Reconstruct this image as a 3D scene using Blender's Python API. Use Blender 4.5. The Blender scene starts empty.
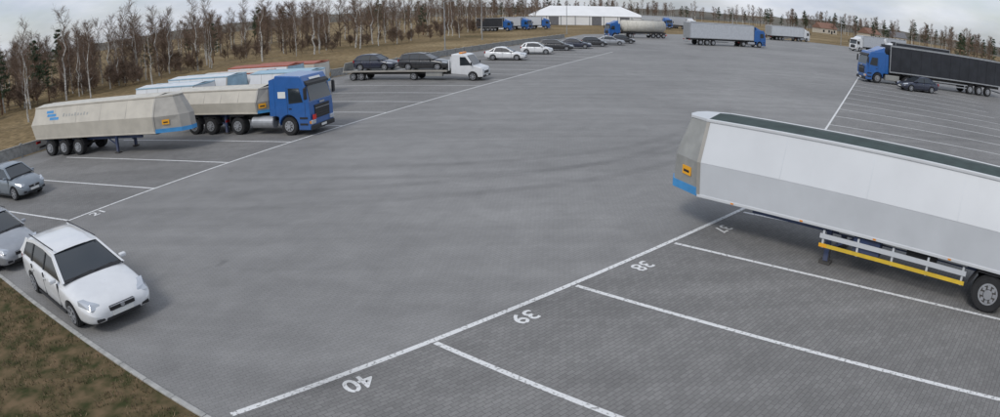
import bpy, bmesh, math, random
from mathutils import Vector, Matrix, noise
random.seed(7)
SC=bpy.context.scene
COL=SC.collection
# ------------------------------------------------------------------ materials
MATS={}
def mat(name,col,rough=.5,metal=0,var=.12,scale=3.,coat=0.,dirt=0.,bump=0.,bscale=60.,spec=.5):
    if name in MATS: return MATS[name]
    m=bpy.data.materials.new(name);m.use_nodes=True;nt=m.node_tree;N=nt.nodes;Lk=nt.links
    p=N['Principled BSDF']
    p.inputs['Roughness'].default_value=rough;p.inputs['Metallic'].default_value=metal
    p.inputs['Coat Weight'].default_value=coat;p.inputs['Coat Roughness'].default_value=.12
    p.inputs['Specular IOR Level'].default_value=spec
    tc=N.new('ShaderNodeTexCoord');nz=N.new('ShaderNodeTexNoise');nz.inputs['Scale'].default_value=scale;nz.inputs['Detail'].default_value=6
    Lk.new(tc.outputs['Object'],nz.inputs['Vector'])
    cr=N.new('ShaderNodeValToRGB')
    a=[max(0,c*(1-var)) for c in col[:3]];b=[min(1,c*(1+var)) for c in col[:3]]
    cr.color_ramp.elements[0].color=(*a,1);cr.color_ramp.elements[1].color=(*b,1)
    cr.color_ramp.elements[0].position=.35;cr.color_ramp.elements[1].position=.65
    Lk.new(nz.outputs['Fac'],cr.inputs['Fac'])
    out=cr.outputs['Color']
    if dirt>0:
        sx=N.new('ShaderNodeSeparateXYZ');Lk.new(tc.outputs['Object'],sx.inputs[0])
        mr=N.new('ShaderNodeMapRange');mr.inputs['From Min'].default_value=1.3;mr.inputs['From Max'].default_value=.2
        mr.inputs['To Min'].default_value=0.12;mr.inputs['To Max'].default_value=1
        Lk.new(sx.outputs['Z'],mr.inputs['Value'])
        n2=N.new('ShaderNodeTexNoise');n2.inputs['Scale'].default_value=5;n2.inputs['Detail'].default_value=8
        mp=N.new('ShaderNodeMapping');mp.inputs['Scale'].default_value=(1,1,.25);Lk.new(tc.outputs['Object'],mp.inputs[0]);Lk.new(mp.outputs[0],n2.inputs['Vector'])
        mu=N.new('ShaderNodeMath');mu.operation='MULTIPLY';Lk.new(mr.outputs[0],mu.inputs[0]);Lk.new(n2.outputs['Fac'],mu.inputs[1])
        m2=N.new('ShaderNodeMath');m2.operation='MULTIPLY';m2.inputs[1].default_value=dirt*1.6;Lk.new(mu.outputs[0],m2.inputs[0])
        mx=N.new('ShaderNodeMix');mx.data_type='RGBA';mx.clamp_factor=True
        Lk.new(m2.outputs[0],mx.inputs[0]);Lk.new(out,mx.inputs[6]);mx.inputs[7].default_value=(.13,.115,.095,1)
        out=mx.outputs[2]
        mr2=N.new('ShaderNodeMapRange');mr2.inputs['To Min'].default_value=rough;mr2.inputs['To Max'].default_value=.8
        Lk.new(m2.outputs[0],mr2.inputs['Value']);Lk.new(mr2.outputs[0],p.inputs['Roughness'])
    Lk.new(out,p.inputs['Base Color'])
    if bump>0:
        n3=N.new('ShaderNodeTexNoise');n3.inputs['Scale'].default_value=bscale;n3.inputs['Detail'].default_value=5
        Lk.new(tc.outputs['Object'],n3.inputs['Vector'])
        bp=N.new('ShaderNodeBump');bp.inputs['Strength'].default_value=bump;bp.inputs['Distance'].default_value=.02
        Lk.new(n3.outputs['Fac'],bp.inputs['Height']);Lk.new(bp.outputs[0],p.inputs['Normal'])
    MATS[name]=m
    return m
def M():
    mat('white_paint',(.74,.75,.76,1),.3,0,.03,coat=.5,dirt=.35)
    mat('car_white',(.78,.79,.80,1),.25,0,.02,coat=.8,dirt=.2)
    mat('silver_paint',(.40,.42,.45,1),.3,.4,.04,coat=.6,dirt=.3)
    mat('silver_blue_paint',(.26,.30,.34,1),.3,.4,.04,coat=.6,dirt=.3)
    mat('dark_paint',(.018,.02,.025,1),.22,0,.05,coat=.8,dirt=.2)
    mat('navy_paint',(.015,.022,.05,1),.22,0,.05,coat=.8,dirt=.2)
    mat('blue_paint',(.015,.11,.36,1),.28,0,.06,coat=.6,dirt=.25)
    mat('light_blue',(.06,.28,.58,1),.45,0,.08)
    mat('pale_blue',(.34,.50,.60,1),.5,0,.08,dirt=.3)
    mat('cream_paint',(.54,.50,.425,1),.4,0,.07,scale=1.5,coat=.2,dirt=.4)
    mat('body_white',(.62,.635,.65,1),.38,0,.03,scale=.8,coat=.15,dirt=.15)
    mat('body_lower',(.60,.62,.645,1),.42,0,.05,scale=.8,coat=.1,dirt=.2)
    mat('steel_grey',(.36,.36,.34,1),.45,.2,.12,scale=2,dirt=.3)
    mat('tan_grey',(.38,.36,.325,1),.5,.1,.1,scale=2,dirt=.3)
    mat('red_paint',(.36,.085,.04,1),.45,0,.12,dirt=.4)
    mat('orange_sign',(.85,.40,.02,1),.5,0,.05)
    mat('yellow_rail',(.78,.52,.03,1),.5,0,.12,dirt=.3)
    mat('tarp_green',(.03,.05,.045,1),.6,0,.2,bump=.3,bscale=6)
    mat('tarp_cream',(.58,.555,.49,1),.6,0,.1,bump=.3,bscale=6)
    mat('curtain_black',(.022,.024,.03,1),.5,0,.2,scale=1.2,bump=.3,bscale=3)
    mat('curtain_grey',(.48,.50,.53,1),.5,0,.06,bump=.3,bscale=3)
    mat('chassis',(.035,.035,.038,1),.6,0,.2,dirt=.5)
    mat('chassis_blue',(.03,.06,.16,1),.5,0,.2,dirt=.5)
    mat('tyre',(.022,.022,.023,1),.8,0,.2,bump=.3,bscale=40)
    mat('rim',(.42,.43,.45,1),.4,.5,.1)
    mat('black_plastic',(.02,.02,.022,1),.5,0,.15)
    mat('glass',(.025,.032,.038,1),.05,0,.02,spec=1.0)
    mat('headlamp',(.55,.58,.62,1),.08,.3,.05,spec=.8)
    mat('tail_lamp',(.30,.01,.01,1),.2,0,.05)
    mat('amber',(.8,.28,.02,1),.3,0,.05)
    mat('plate',(.75,.75,.72,1),.5,0,.03)
    mat('red_sign',(.65,.03,.02,1),.4,0,.03)
    mat('concrete',(.30,.295,.28,1),.85,0,.18,scale=4,bump=.4)
    mat('kerb_concrete',(.38,.375,.355,1),.85,0,.18,scale=5,bump=.4)
    mat('galvanised',(.36,.37,.38,1),.5,.4,.1)
    mat('tent_fabric',(.82,.82,.81,1),.6,0,.03,scale=.3)
    mat('house_wall',(.55,.50,.42,1),.8,0,.08)
    mat('roof_tiles',(.22,.12,.085,1),.8,0,.2)
    mat('roof_grey',(.16,.16,.17,1),.8,0,.2)
    mat('twig',(.18,.125,.09,1),.9,0,.3,scale=.6)
    mat('twig_dark',(.12,.085,.06,1),.9,0,.3,scale=.6)
    mat('pine_bark',(.16,.085,.05,1),.9,0,.3,scale=6,bump=.5)
    mat('needles',(.045,.075,.035,1),.8,0,.45,scale=1.2)
    m=mat('birch_bark',(.55,.53,.49,1),.8,0,.1)
    nt=m.node_tree;N=nt.nodes;Lk=nt.links;p=N['Principled BSDF']
    tc=N.new('ShaderNodeTexCoord');mp=N.new('ShaderNodeMapping');mp.inputs['Scale'].default_value=(3,3,9)
    nz=N.new('ShaderNodeTexNoise');nz.inputs['Scale'].default_value=1.5;nz.inputs['Detail'].default_value=4
    Lk.new(tc.outputs['Object'],mp.inputs[0]);Lk.new(mp.outputs[0],nz.inputs['Vector'])
    cr=N.new('ShaderNodeValToRGB');cr.color_ramp.elements[0].position=.36;cr.color_ramp.elements[0].color=(.06,.055,.05,1)
    cr.color_ramp.elements[1].position=.48;cr.color_ramp.elements[1].color=(.58,.56,.52,1)
    Lk.new(nz.outputs['Fac'],cr.inputs[0]);Lk.new(cr.outputs[0],p.inputs['Base Color'])
M()
# ---- pavement material
def pave(name,c1,c2,mort,rot,bw=.2,bh=.1,stain=1.0):
    m=bpy.data.materials.new(name);m.use_nodes=True;nt=m.node_tree;N=nt.nodes;Lk=nt.links;p=N['Principled BSDF']
    tc=N.new('ShaderNodeTexCoord');mp=N.new('ShaderNodeMapping');mp.inputs['Rotation'].default_value=(0,0,rot)
    Lk.new(tc.outputs['Object'],mp.inputs[0])
    br=N.new('ShaderNodeTexBrick');br.inputs['Scale'].default_value=1;br.inputs['Brick Width'].default_value=bw;br.inputs['Row Height'].default_value=bh
    br.inputs['Mortar Size'].default_value=.006;br.inputs['Mortar Smooth'].default_value=.3;br.inputs['Bias'].default_value=0
    br.inputs['Color1'].default_value=(*c1,1);br.inputs['Color2'].default_value=(*c2,1);br.inputs['Mortar'].default_value=(*mort,1)
    Lk.new(mp.outputs[0],br.inputs['Vector'])
    def nzz(scale,detail,lo,hi,a,b,vec=None,dist=0):
        n=N.new('ShaderNodeTexNoise');n.inputs['Scale'].default_value=scale;n.inputs['Detail'].default_value=detail;n.inputs['Distortion'].default_value=dist
        Lk.new(vec or tc.outputs['Object'],n.inputs['Vector'])
        r=N.new('ShaderNodeMapRange');r.inputs['From Min'].default_value=lo;r.inputs['From Max'].default_value=hi;r.inputs['To Min'].default_value=a;r.inputs['To Max'].default_value=b
        Lk.new(n.outputs['Fac'],r.inputs[0]);return r.outputs[0]
    big=nzz(.07,7,.32,.68,1-.14*stain,1+.13*stain,dist=.5)
    mid=nzz(.8,8,.3,.7,1-.09*stain,1+.08*stain,dist=.6)
    fine=nzz(28,4,.3,.7,.88,1.10)
    mp2=N.new('ShaderNodeMapping');mp2.inputs['Rotation'].default_value=(0,0,-1.0);mp2.inputs['Scale'].default_value=(.05,.9,1)
    Lk.new(tc.outputs['Object'],mp2.inputs[0])
    streak=nzz(1.0,7,.35,.65,1-.08*stain,1+.06*stain,mp2.outputs[0],dist=.4)
    spot=nzz(.55,3,.70,.78,1,.68)
    o=None
    for v in (big,mid,fine,streak,spot):
        if o is None:o=v
        else:
            mu=N.new('ShaderNodeMath');mu.operation='MULTIPLY';Lk.new(o,mu.inputs[0]);Lk.new(v,mu.inputs[1]);o=mu.outputs[0]
    vm=N.new('ShaderNodeVectorMath');vm.operation='SCALE';Lk.new(br.outputs['Color'],vm.inputs[0]);Lk.new(o,vm.inputs['Scale'])
    Lk.new(vm.outputs[0],p.inputs['Base Color']);p.inputs['Roughness'].default_value=.72;p.inputs['Specular IOR Level'].default_value=.35
    bp=N.new('ShaderNodeBump');bp.inputs['Strength'].default_value=.35;bp.inputs['Distance'].default_value=.006
    iv=N.new('ShaderNodeMath');iv.operation='SUBTRACT';iv.inputs[0].default_value=1;Lk.new(br.outputs['Fac'],iv.inputs[1])
    Lk.new(iv.outputs[0],bp.inputs['Height']);Lk.new(bp.outputs[0],p.inputs['Normal'])
    MATS[name]=m;return m
pave('aisle_paving',(.250,.245,.238),(.270,.265,.258),(.183,.179,.173),-.70,.2,.1,1.0)
pave('bay_paving',(.200,.195,.188),(.240,.234,.226),(.122,.118,.112),-.70,.2,.1,1.1)
def groundmat():
    m=bpy.data.materials.new('field_grass');m.use_nodes=True;nt=m.node_tree;N=nt.nodes;Lk=nt.links;p=N['Principled BSDF']
    tc=N.new('ShaderNodeTexCoord')
    def nz(s,d=6):
        n=N.new('ShaderNodeTexNoise');n.inputs['Scale'].default_value=s;n.inputs['Detail'].default_value=d;Lk.new(tc.outputs['Object'],n.inputs['Vector']);return n.outputs['Fac']
    cr=N.new('ShaderNodeValToRGB');e=cr.color_ramp.elements
    e[0].position=.3;e[0].color=(.14,.11,.06,1);e[1].position=.7;e[1].color=(.33,.26,.16,1)
    x=e.new(.5);x.color=(.24,.18,.105,1)
    Lk.new(nz(.06,8),cr.inputs[0])
    c2=N.new('ShaderNodeValToRGB');c2.color_ramp.elements[0].position=.3;c2.color_ramp.elements[0].color=(.5,.5,.45,1);c2.color_ramp.elements[1].position=.7;c2.color_ramp.elements[1].color=(1.25,1.2,1.1,1)
    Lk.new(nz(1.5,8),c2.inputs[0])
    mx=N.new('ShaderNodeMix');mx.data_type='RGBA';mx.blend_type='MULTIPLY';mx.inputs[0].default_value=1
    Lk.new(cr.outputs[0],mx.inputs[6]);Lk.new(c2.outputs[0],mx.inputs[7]);Lk.new(mx.outputs[2],p.inputs['Base Color'])
    p.inputs['Roughness'].default_value=.95;p.inputs['Specular IOR Level'].default_value=.1
    MATS['field_grass']=m
    m=bpy.data.materials.new('verge_grass');m.use_nodes=True;nt=m.node_tree;N=nt.nodes;Lk=nt.links;p=N['Principled BSDF']
    tc=N.new('ShaderNodeTexCoord')
    cr=N.new('ShaderNodeValToRGB');e=cr.color_ramp.elements
    e[0].position=.35;e[0].color=(.045,.05,.02,1);e[1].position=.66;e[1].color=(.17,.12,.07,1)
    x=e.new(.48);x.color=(.10,.08,.042,1)
    Lk.new(nz(2.2,9),cr.inputs[0]);Lk.new(cr.outputs[0],p.inputs['Base Color']);p.inputs['Roughness'].default_value=.95;p.inputs['Specular IOR Level'].default_value=.1
    MATS['verge_grass']=m
    for nm,c in (('grass_blade',(.08,.08,.03,1)),('dry_blade',(.20,.145,.085,1))): mat(nm,c,.8,0,.35,scale=2)
    m=bpy.data.materials.new('line_paint');m.use_nodes=True;nt=m.node_tree;N=nt.nodes;Lk=nt.links;p=N['Principled BSDF']
    tc=N.new('ShaderNodeTexCoord');cr=N.new('ShaderNodeValToRGB');e=cr.color_ramp.elements
    e[0].position=.34;e[0].color=(.30,.295,.285,1);e[1].position=.46;e[1].color=(.74,.74,.73,1)
    Lk.new(nz(14,8),cr.inputs[0]);Lk.new(cr.outputs[0],p.inputs['Base Color']);p.inputs['Roughness'].default_value=.7
    MATS['line_paint']=m
    m=bpy.data.materials.new('tyre_mark');m.use_nodes=True;nt=m.node_tree;N=nt.nodes;Lk=nt.links;p=N['Principled BSDF']
    p.inputs['Base Color'].default_value=(.09,.09,.09,1);p.inputs['Roughness'].default_value=.7
    uv=N.new('ShaderNodeUVMap');sx=N.new('ShaderNodeSeparateXYZ');Lk.new(uv.outputs[0],sx.inputs[0])
    def mth(op,a,b=None):
        n=N.new('ShaderNodeMath');n.operation=op;n.use_clamp=False
        for i,v in enumerate((a,b)):
            if v is None:continue
            if isinstance(v,(int,float)):n.inputs[i].default_value=v
            else:Lk.new(v,n.inputs[i])
        return n.outputs[0]
    def edge(u):
        return mth('MULTIPLY',mth('MULTIPLY',u,mth('SUBTRACT',1,u)),4)
    tc=N.new('ShaderNodeTexCoord')
    a=mth('POWER',edge(sx.outputs['X']),.8);b=mth('POWER',edge(sx.outputs['Y']),.8)
    al=mth('MULTIPLY',mth('MULTIPLY',a,b),mth('MULTIPLY',nz(.35,6),.15))
    Lk.new(al,p.inputs['Alpha']);MATS['tyre_mark']=m
groundmat()
# ------------------------------------------------------------------ builders
def link(o,parent=None):
    COL.objects.link(o)
    if parent:o.parent=parent
    return o
def mesh_obj(name,verts,faces,mt,parent=None,smooth=False,uvs=None):
    me=bpy.data.meshes.new(name);me.from_pydata(verts,[],faces)
    mts=mt if isinstance(mt,list) else [mt]
    for x in mts:me.materials.append(MATS[x])
    if smooth:
        me.polygons.foreach_set('use_smooth',[True]*len(me.polygons))
    if uvs:
        ul=me.uv_layers.new(name='UVMap')
        for l in me.loops:ul.data[l.index].uv=uvs[l.vertex_index]
    o=bpy.data.objects.new(name,me);return link(o,parent)
class Asm:
    def __init__(s,name,loc,yaw,scale=1.0):
        s.e=bpy.data.objects.new(name,None);s.e.empty_display_size=.5
        s.e.location=(loc[0],loc[1],loc[2] if len(loc)>2 else .008);s.e.rotation_euler=(0,0,yaw);s.e.scale=scale if isinstance(scale,tuple) else (scale,)*3
        COL.objects.link(s.e);s.parts={}
    def _add(s,part,mt,bm,smooth=False):
        k=(part,mt)
        P=s.parts.setdefault(k,[[],[],[]]);b=len(P[0])
        bm.verts.index_update()
        for v in bm.verts:P[0].append(tuple(v.co))
        for f in bm.faces:P[1].append([b+v.index for v in f.verts]);P[2].append(smooth)
        bm.free()
    def box(s,part,mt,c,sz,bev=0,rot=None,seg=2):
        bm=bmesh.new();bmesh.ops.create_cube(bm,size=1)
        bmesh.ops.scale(bm,vec=sz,verts=bm.verts)
        if bev:bmesh.ops.bevel(bm,geom=list(bm.edges),offset=bev,segments=seg,affect='EDGES',profile=.5)
        if rot:bmesh.ops.rotate(bm,cent=(0,0,0),matrix=Matrix.Rotation(rot[0],3,rot[1]),verts=bm.verts)
        bmesh.ops.translate(bm,vec=c,verts=bm.verts);s._add(part,mt,bm)
    def b8(s,part,mt,bot,top,bev=0):
        bm=bmesh.new();vs=[bm.verts.new(p) for p in list(bot)+list(top)];n=len(bot)
        bm.faces.new(vs[:n][::-1]);bm.faces.new(vs[n:])
        for i in range(n):
            j=(i+1)%n;bm.faces.new((vs[i],vs[j],vs[n+j],vs[n+i]))
        bmesh.ops.recalc_face_normals(bm,faces=bm.faces)
        if bev:bmesh.ops.bevel(bm,geom=list(bm.edges),offset=bev,segments=2,affect='EDGES',profile=.5)
        s._add(part,mt,bm)
    def prism(s,part,mt,prof,y0,y1,bev=0):
        s.b8(part,mt,[(x,y0,z) for x,z in prof],[(x,y1,z) for x,z in prof],bev)
    def cyl(s,part,mt,c,r,d,axis='Y',seg=20,r2=None,bev=0,smooth=False):
        bm=bmesh.new();bmesh.ops.create_cone(bm,cap_ends=True,segments=seg,radius1=r,radius2=r if r2 is None else r2,depth=d)
        if bev:bmesh.ops.bevel(bm,geom=[e for e in bm.edges if len(e.link_faces)==2 and any(len(f.verts)>4 for f in e.link_faces)],offset=bev,segments=2,affect='EDGES')
        if axis=='Y':bmesh.ops.rotate(bm,cent=(0,0,0),matrix=Matrix.Rotation(math.pi/2,3,'X'),verts=bm.verts)
        if axis=='X':bmesh.ops.rotate(bm,cent=(0,0,0),matrix=Matrix.Rotation(math.pi/2,3,'Y'),verts=bm.verts)
        bmesh.ops.translate(bm,vec=c,verts=bm.verts);s._add(part,mt,bm,smooth)
    def slab(s,part,mt,quad,th):
        q=[Vector(p) for p in quad];n=(q[1]-q[0]).cross(q[2]-q[0]).normalized()*th
        s.b8(part,mt,[p-n*.5 for p in q],[p+n*.5 for p in q])
    def truck_wheel(s,x,y,r=.5,w=.3,front=False,z=None):
        z=r if z is None else z
        sd=1 if y>0 else -1
        s.cyl('tyres','tyre',(x,y-sd*w/2,z),r,w,'Y',28,bev=.04)
        s.cyl('rims','rim',(x,y-sd*.02,z),r*.58,.06,'Y',22)
        s.cyl('rim_wells','chassis',(x,y+sd*.012,z),r*.48,.01,'Y',22)
        s.cyl('hubs','rim',(x,y+sd*.03,z),r*.26,.10 if front else .07,'Y',14,bev=.01)
        for i in range(8):
            a=i*math.pi/4;s.box('rim_bars','rim',(x+math.cos(a)*r*.38,y+sd*.017,z+math.sin(a)*r*.38),(.09,.012,.09))
    def car_wheel(s,x,y,r=.32,w=.2):
        sd=1 if y>0 else -1
        s.cyl('tyres','tyre',(x,y-sd*w/2,r),r,w,'Y',26,bev=.03)
        s.cyl('wheel_discs','black_plastic',(x,y-sd*.005,r),r*.66,.02,'Y',22)
        for i in range(7):
            a=i*2*math.pi/7
            s.box('spokes','rim',(x+math.cos(a)*r*.36,y+sd*.01,r+math.sin(a)*r*.36),(r*.55,.02,.05),rot=(-a,'Y'))
        s.cyl('hubs','rim',(x,y+sd*.012,r),r*.15,.03,'Y',12)
        for i in range(22):
            a=i*2*math.pi/22
            s.box('rim_edge','rim',(x+math.cos(a)*r*.65,y+sd*.006,r+math.sin(a)*r*.65),(.025,.02,r*.2),rot=(-a,'Y'))
    def done(s):
        for (part,mt),P in s.parts.items():
            me=bpy.data.meshes.new(part);me.from_pydata(P[0],[],P[1]);me.materials.append(MATS[mt])
            me.polygons.foreach_set('use_smooth',P[2]);me.update()
            o=bpy.data.objects.new(part,me);link(o,s.e)
        return s.e
# ------------------------------------------------------------------ car
CARCACHE={}
def car_shell(kind):
    if kind in CARCACHE:return CARCACHE[kind]
    if kind=='wagon':
        L=2.36;W=.90;st=[(L,.50,.58,.36),(L-.05,.62,.70,.26),(L-.22,.73,.82,.20),(L-.55,.82,.875,.18),(1.35,.90,W,.18),(.95,.965,W,.18),(.4,.97,W,.18),(-.4,.98,W,.18),(-1.2,1.0,W,.18),(-1.85,1.02,.885,.20),(-2.2,1.02,.84,.26),(-2.32,.98,.76,.32),(-L,.80,.66,.38)];wx=(1.42,-1.30)
    elif kind=='hatch':
        L=2.02;W=.85;st=[(L,.50,.52,.36),(L-.05,.62,.66,.26),(L-.22,.74,.77,.20),(L-.5,.84,.82,.18),(1.1,.92,W,.18),(.75,.97,W,.18),(.2,.97,W,.18),(-.5,.98,W,.18),(-1.2,1.0,W,.18),(-1.65,1.0,.83,.20),(-1.88,.98,.79,.26),(-1.97,.94,.72,.32),(-L,.78,.62,.38)];wx=(1.22,-1.22)
    else:
        L=2.3;W=.88;st=[(L,.50,.58,.36),(L-.05,.60,.70,.26),(L-.22,.70,.80,.20),(L-.55,.79,.85,.18),(1.35,.86,W,.18),(.95,.93,W,.18),(.4,.94,W,.18),(-.4,.95,W,.18),(-1.2,.98,W,.18),(-1.6,1.0,.86,.20),(-2.1,1.0,.82,.26),(-2.24,.96,.74,.32),(-L,.78,.66,.38)];wx=(1.38,-1.28)
    V=[];F=[]
    for x,t,h,b in st:
        half=[(0,t+.025),(h*.55,t+.015),(h*.88,t-.03),(h*.98,t-.14),(h,.52 if t>.6 else .45),(h*.97,b+.07),(h*.86,b)]
        ring=half+[(0,b)]+[(-y,z) for y,z in half[:0:-1]]
        for y,z in ring:V.append((x,y,z))
        n=len(ring)
    for i in range(len(st)-1):
        for j in range(n):
            a=i*n+j;b_=i*n+(j+1)%n;F.append((a,b_,b_+n,a+n))
    F.append(tuple(range(n))[::-1]);F.append(tuple((len(st)-1)*n+j for j in range(n)))
    me=bpy.data.meshes.new('tmp');me.from_pydata(V,[],F)
    bm=bmesh.new();bm.from_mesh(me);bmesh.ops.recalc_face_normals(bm,faces=bm.faces);bm.to_mesh(me);bm.free()
    o=bpy.data.objects.new('tmp',me);COL.objects.link(o)
    ss=o.modifiers.new('s','SUBSURF');ss.levels=2;ss.render_levels=2
    cut=[]
    for x in wx:
        for sd in (1,-1):
            cm=bpy.data.meshes.new('c');b2=bmesh.new();bmesh.ops.create_cone(b2,cap_ends=True,segments=32,radius1=.375,radius2=.375,depth=.6)
            bmesh.ops.rotate(b2,cent=(0,0,0),matrix=Matrix.Rotation(math.pi/2,3,'X'),verts=b2.verts);bmesh.ops.translate(b2,vec=(x,sd*.93,.31),verts=b2.verts);b2.to_mesh(cm);b2.free()
            c=bpy.data.objects.new('c',cm);COL.objects.link(c);cut.append(c)
            md=o.modifiers.new('b','BOOLEAN');md.operation='DIFFERENCE';md.object=c;md.solver='EXACT'
    dg=bpy.context.evaluated_depsgraph_get();em=o.evaluated_get(dg).to_mesh()
    r=([tuple(v.co) for v in em.vertices],[tuple(p.vertices) for p in em.polygons],wx,W,L)
    o.evaluated_get(dg).to_mesh_clear()
    for c in cut:bpy.data.objects.remove(c)
    bpy.data.objects.remove(o)
    CARCACHE[kind]=r;return r
def car(name,kind,paint,loc,yaw,scale=1.0,z=.008):
    a=Asm(name,(loc[0],loc[1],z),yaw,scale)
    V,F,wx,W,L=car_shell(kind)
    me=bpy.data.meshes.new('body_shell');me.from_pydata(V,[],F);me.materials.append(MATS[paint])
    me.polygons.foreach_set('use_smooth',[len(f)<=4 for f in F]);me.update()
    try: me.set_sharp_from_angle(angle=.6)
    except Exception: pass
    link(bpy.data.objects.new('body_shell',me),a.e)
    if kind=='wagon': pr=[(1.05,.96),(.12,1.42),(-.5,1.475),(-1.3,1.46),(-1.9,1.38),(-2.28,1.0)];pill=[(-.28,-.26,.07),(-1.22,-1.18,.08),(-1.98,-1.80,.18)];cab=.96
    elif kind=='hatch': pr=[(.95,.96),(.20,1.40),(-.4,1.46),(-1.2,1.42),(-1.55,1.33),(-1.93,.96)];pill=[(-.22,-.20,.07),(-1.25,-1.12,.16)];cab=.96
    else: pr=[(1.0,.92),(.15,1.36),(-.45,1.43),(-1.0,1.39),(-1.30,1.28),(-1.85,.97)];pill=[(-.28,-.26,.07),(-1.18,-.98,.10)];cab=.93
    wy=lambda z:W-.09-(z-cab)*.40
    n=len(pr)
    vs=[(x,wy(z),z) for x,z in pr]+[(x,-wy(z),z) for x,z in pr]
    G=[tuple(range(n)),tuple(range(2*n-1,n-1,-1))]
    a.parts[('windows','glass')]=[list(vs),[list(f) for f in G],[False]*2]
    P=a.parts[('windows','glass')]
    for i in (0,n-2):P[1].append([i,n+i,n+i+1,i+1]);P[2].append(False)
    rp=pr[1:n-1];ys=(-1,-.93,-.7,-.35,0,.35,.7,.93,1);up=(-.01,.02,.038,.048,.052,.048,.038,.02,-.01)
    RV=[];RF=[]
    dense=[]
    for i in range(len(rp)-1):
        for k in range(4):
            t=k/4;dense.append((rp[i][0]*(1-t)+rp[i+1][0]*t,rp[i][1]*(1-t)+rp[i+1][1]*t))
    dense.append(rp[-1]);dense=[(rp[0][0]+.03,rp[0][1]-.02)]+dense+[(rp[-1][0]-.05,rp[-1][1]-.03)]
    for x,z in dense:
        for y,u in zip(ys,up):RV.append((x,y*(wy(z)+.012),z+u))
    m=len(ys)
    for i in range(len(dense)-1):
        for j in range(m-1):RF.append([i*m+j,(i+1)*m+j,(i+1)*m+j+1,i*m+j+1])
    a.parts[('roof',paint)]=[RV,RF,[True]*len(RF)]
    for i in range(len(rp)-1):
        (x0,z0),(x1,z1)=rp[i],rp[i+1]
        for sd in (1,-1):
            q=[(x0,sd*(wy(z0)+.004),z0+.01),(x1,sd*(wy(z1)+.004),z1+.01),(x1,sd*(wy(z1-.06)+.004),z1-.06),(x0,sd*(wy(z0-.06)+.004),z0-.06)]
            a.slab('roof_rail',paint,q,.02)
    for sd in (1,-1):
        (x0,z0),(x1,z1)=pr[0],pr[1]
        a.slab('a_pillar',paint,[(x0+.03,sd*(wy(z0)+.004),z0),(x0-.12,sd*(wy(z0)+.004),z0),(x1-.07,sd*(wy(z1)+.004),z1),(x1+.02,sd*(wy(z1)+.004),z1)],.022)
        a.slab('windscreen_frame',paint,[(x0+.02,sd*wy(z0),z0+.012),(x1+.01,sd*wy(z1),z1+.012),(x1+.01,sd*(wy(z1)-.05),z1+.014),(x0+.02,sd*(wy(z0)-.05),z0+.014)],.012)
        (x0,z0),(x1,z1)=pr[-1],pr[-2]
        a.slab('d_pillar',paint,[(x0-.02,sd*(wy(z0)+.004),z0),(x0+.20,sd*(wy(z0)+.004),z0),(x1+.12,sd*(wy(z1)+.004),z1),(x1-.02,sd*(wy(z1)+.004),z1)],.022)
        for k,(xb,xt,w) in enumerate(pill):
            zt=1.42 if kind=='wagon' else 1.38
            if kind=='sedan':zt=1.33
            a.slab('pillars',paint if k==len(pill)-1 else 'black_plastic',[(xb,sd*(wy(cab)+.004),cab),(xb-w,sd*(wy(cab)+.004),cab),(xt-w,sd*(wy(zt)+.004),zt),(xt,sd*(wy(zt)+.004),zt)],.018)
        a.box('mirrors',paint,(pr[0][0]-.32,sd*(W+.05),1.0),(.12,.17,.11),.03)
        for hx in (-.12,-1.02):a.box('door_handles','rim' if paint!='car_white' else paint,(hx,sd*(W+.006),.80),(.15,.025,.03),.008)
        for dx in (.80,-.22,-1.12):a.box('door_seams','black_plastic',(dx,sd*(W-.022),.62),(.012,.035,.62))
        a.box('sill_trim','black_plastic',(0.05,sd*(W-.03),.215),(1.9,.05,.05),.01)
        for x in wx:a.car_wheel(x,sd*(W-.015))
        a.b8('headlamps','headlamp',[(L-.10,sd*.50,.60),(L-.10,sd*.72,.62),(L-.50,sd*.84,.68),(L-.50,sd*.70,.66)],[(L-.14,sd*.47,.70),(L-.20,sd*.68,.74),(L-.52,sd*.82,.80),(L-.52,sd*.66,.78)],.01)
        a.box('tail_lamps','tail_lamp',(-L+.10,sd*.70,.86),(.14,.16,.24),.03)
        a.box('fog_lamps','black_plastic',(L-.055,sd*.55,.36),(.08,.2,.09),.02)
    a.box('grille','black_plastic',(L-.035,0,.55),(.09,.62,.12),.02)
    a.box('grille_bars','rim',(L+.005,0,.60),(.03,.60,.015))
    a.cyl('badge','rim',(L+.01,0,.56),.05,.03,'X',16)
    a.box('lower_intake','black_plastic',(L-.045,0,.32),(.08,.84,.09),.02)
    a.box('number_plate','plate',(L+.01,0,.43),(.02,.50,.11))
    a.box('number_plate','plate',(-L-.005,0,.62),(.02,.50,.11))
    a.box('underbody','black_plastic',(0,0,.24),(L*1.7,W*1.3,.12))
    for w0 in (.1,-.45):a.box('wipers','black_plastic',(1.0,w0+.2,1.0),(.03,.5,.02),rot=(.15,'Z'))
    x0,z0=pr[0]
    a.slab('dashboard_trim','black_plastic',[(x0+.02,-W+.12,z0+.005),(x0+.02,W-.12,z0+.005),(x0-.05,W-.14,z0+.045),(x0-.05,-W+.14,z0+.045)],.015)
    if kind=='wagon':
        for sd in (1,-1):a.box('roof_bars','black_plastic',(-.8,sd*.58,1.535),(1.9,.03,.025),.01)
    return a.done()
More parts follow.
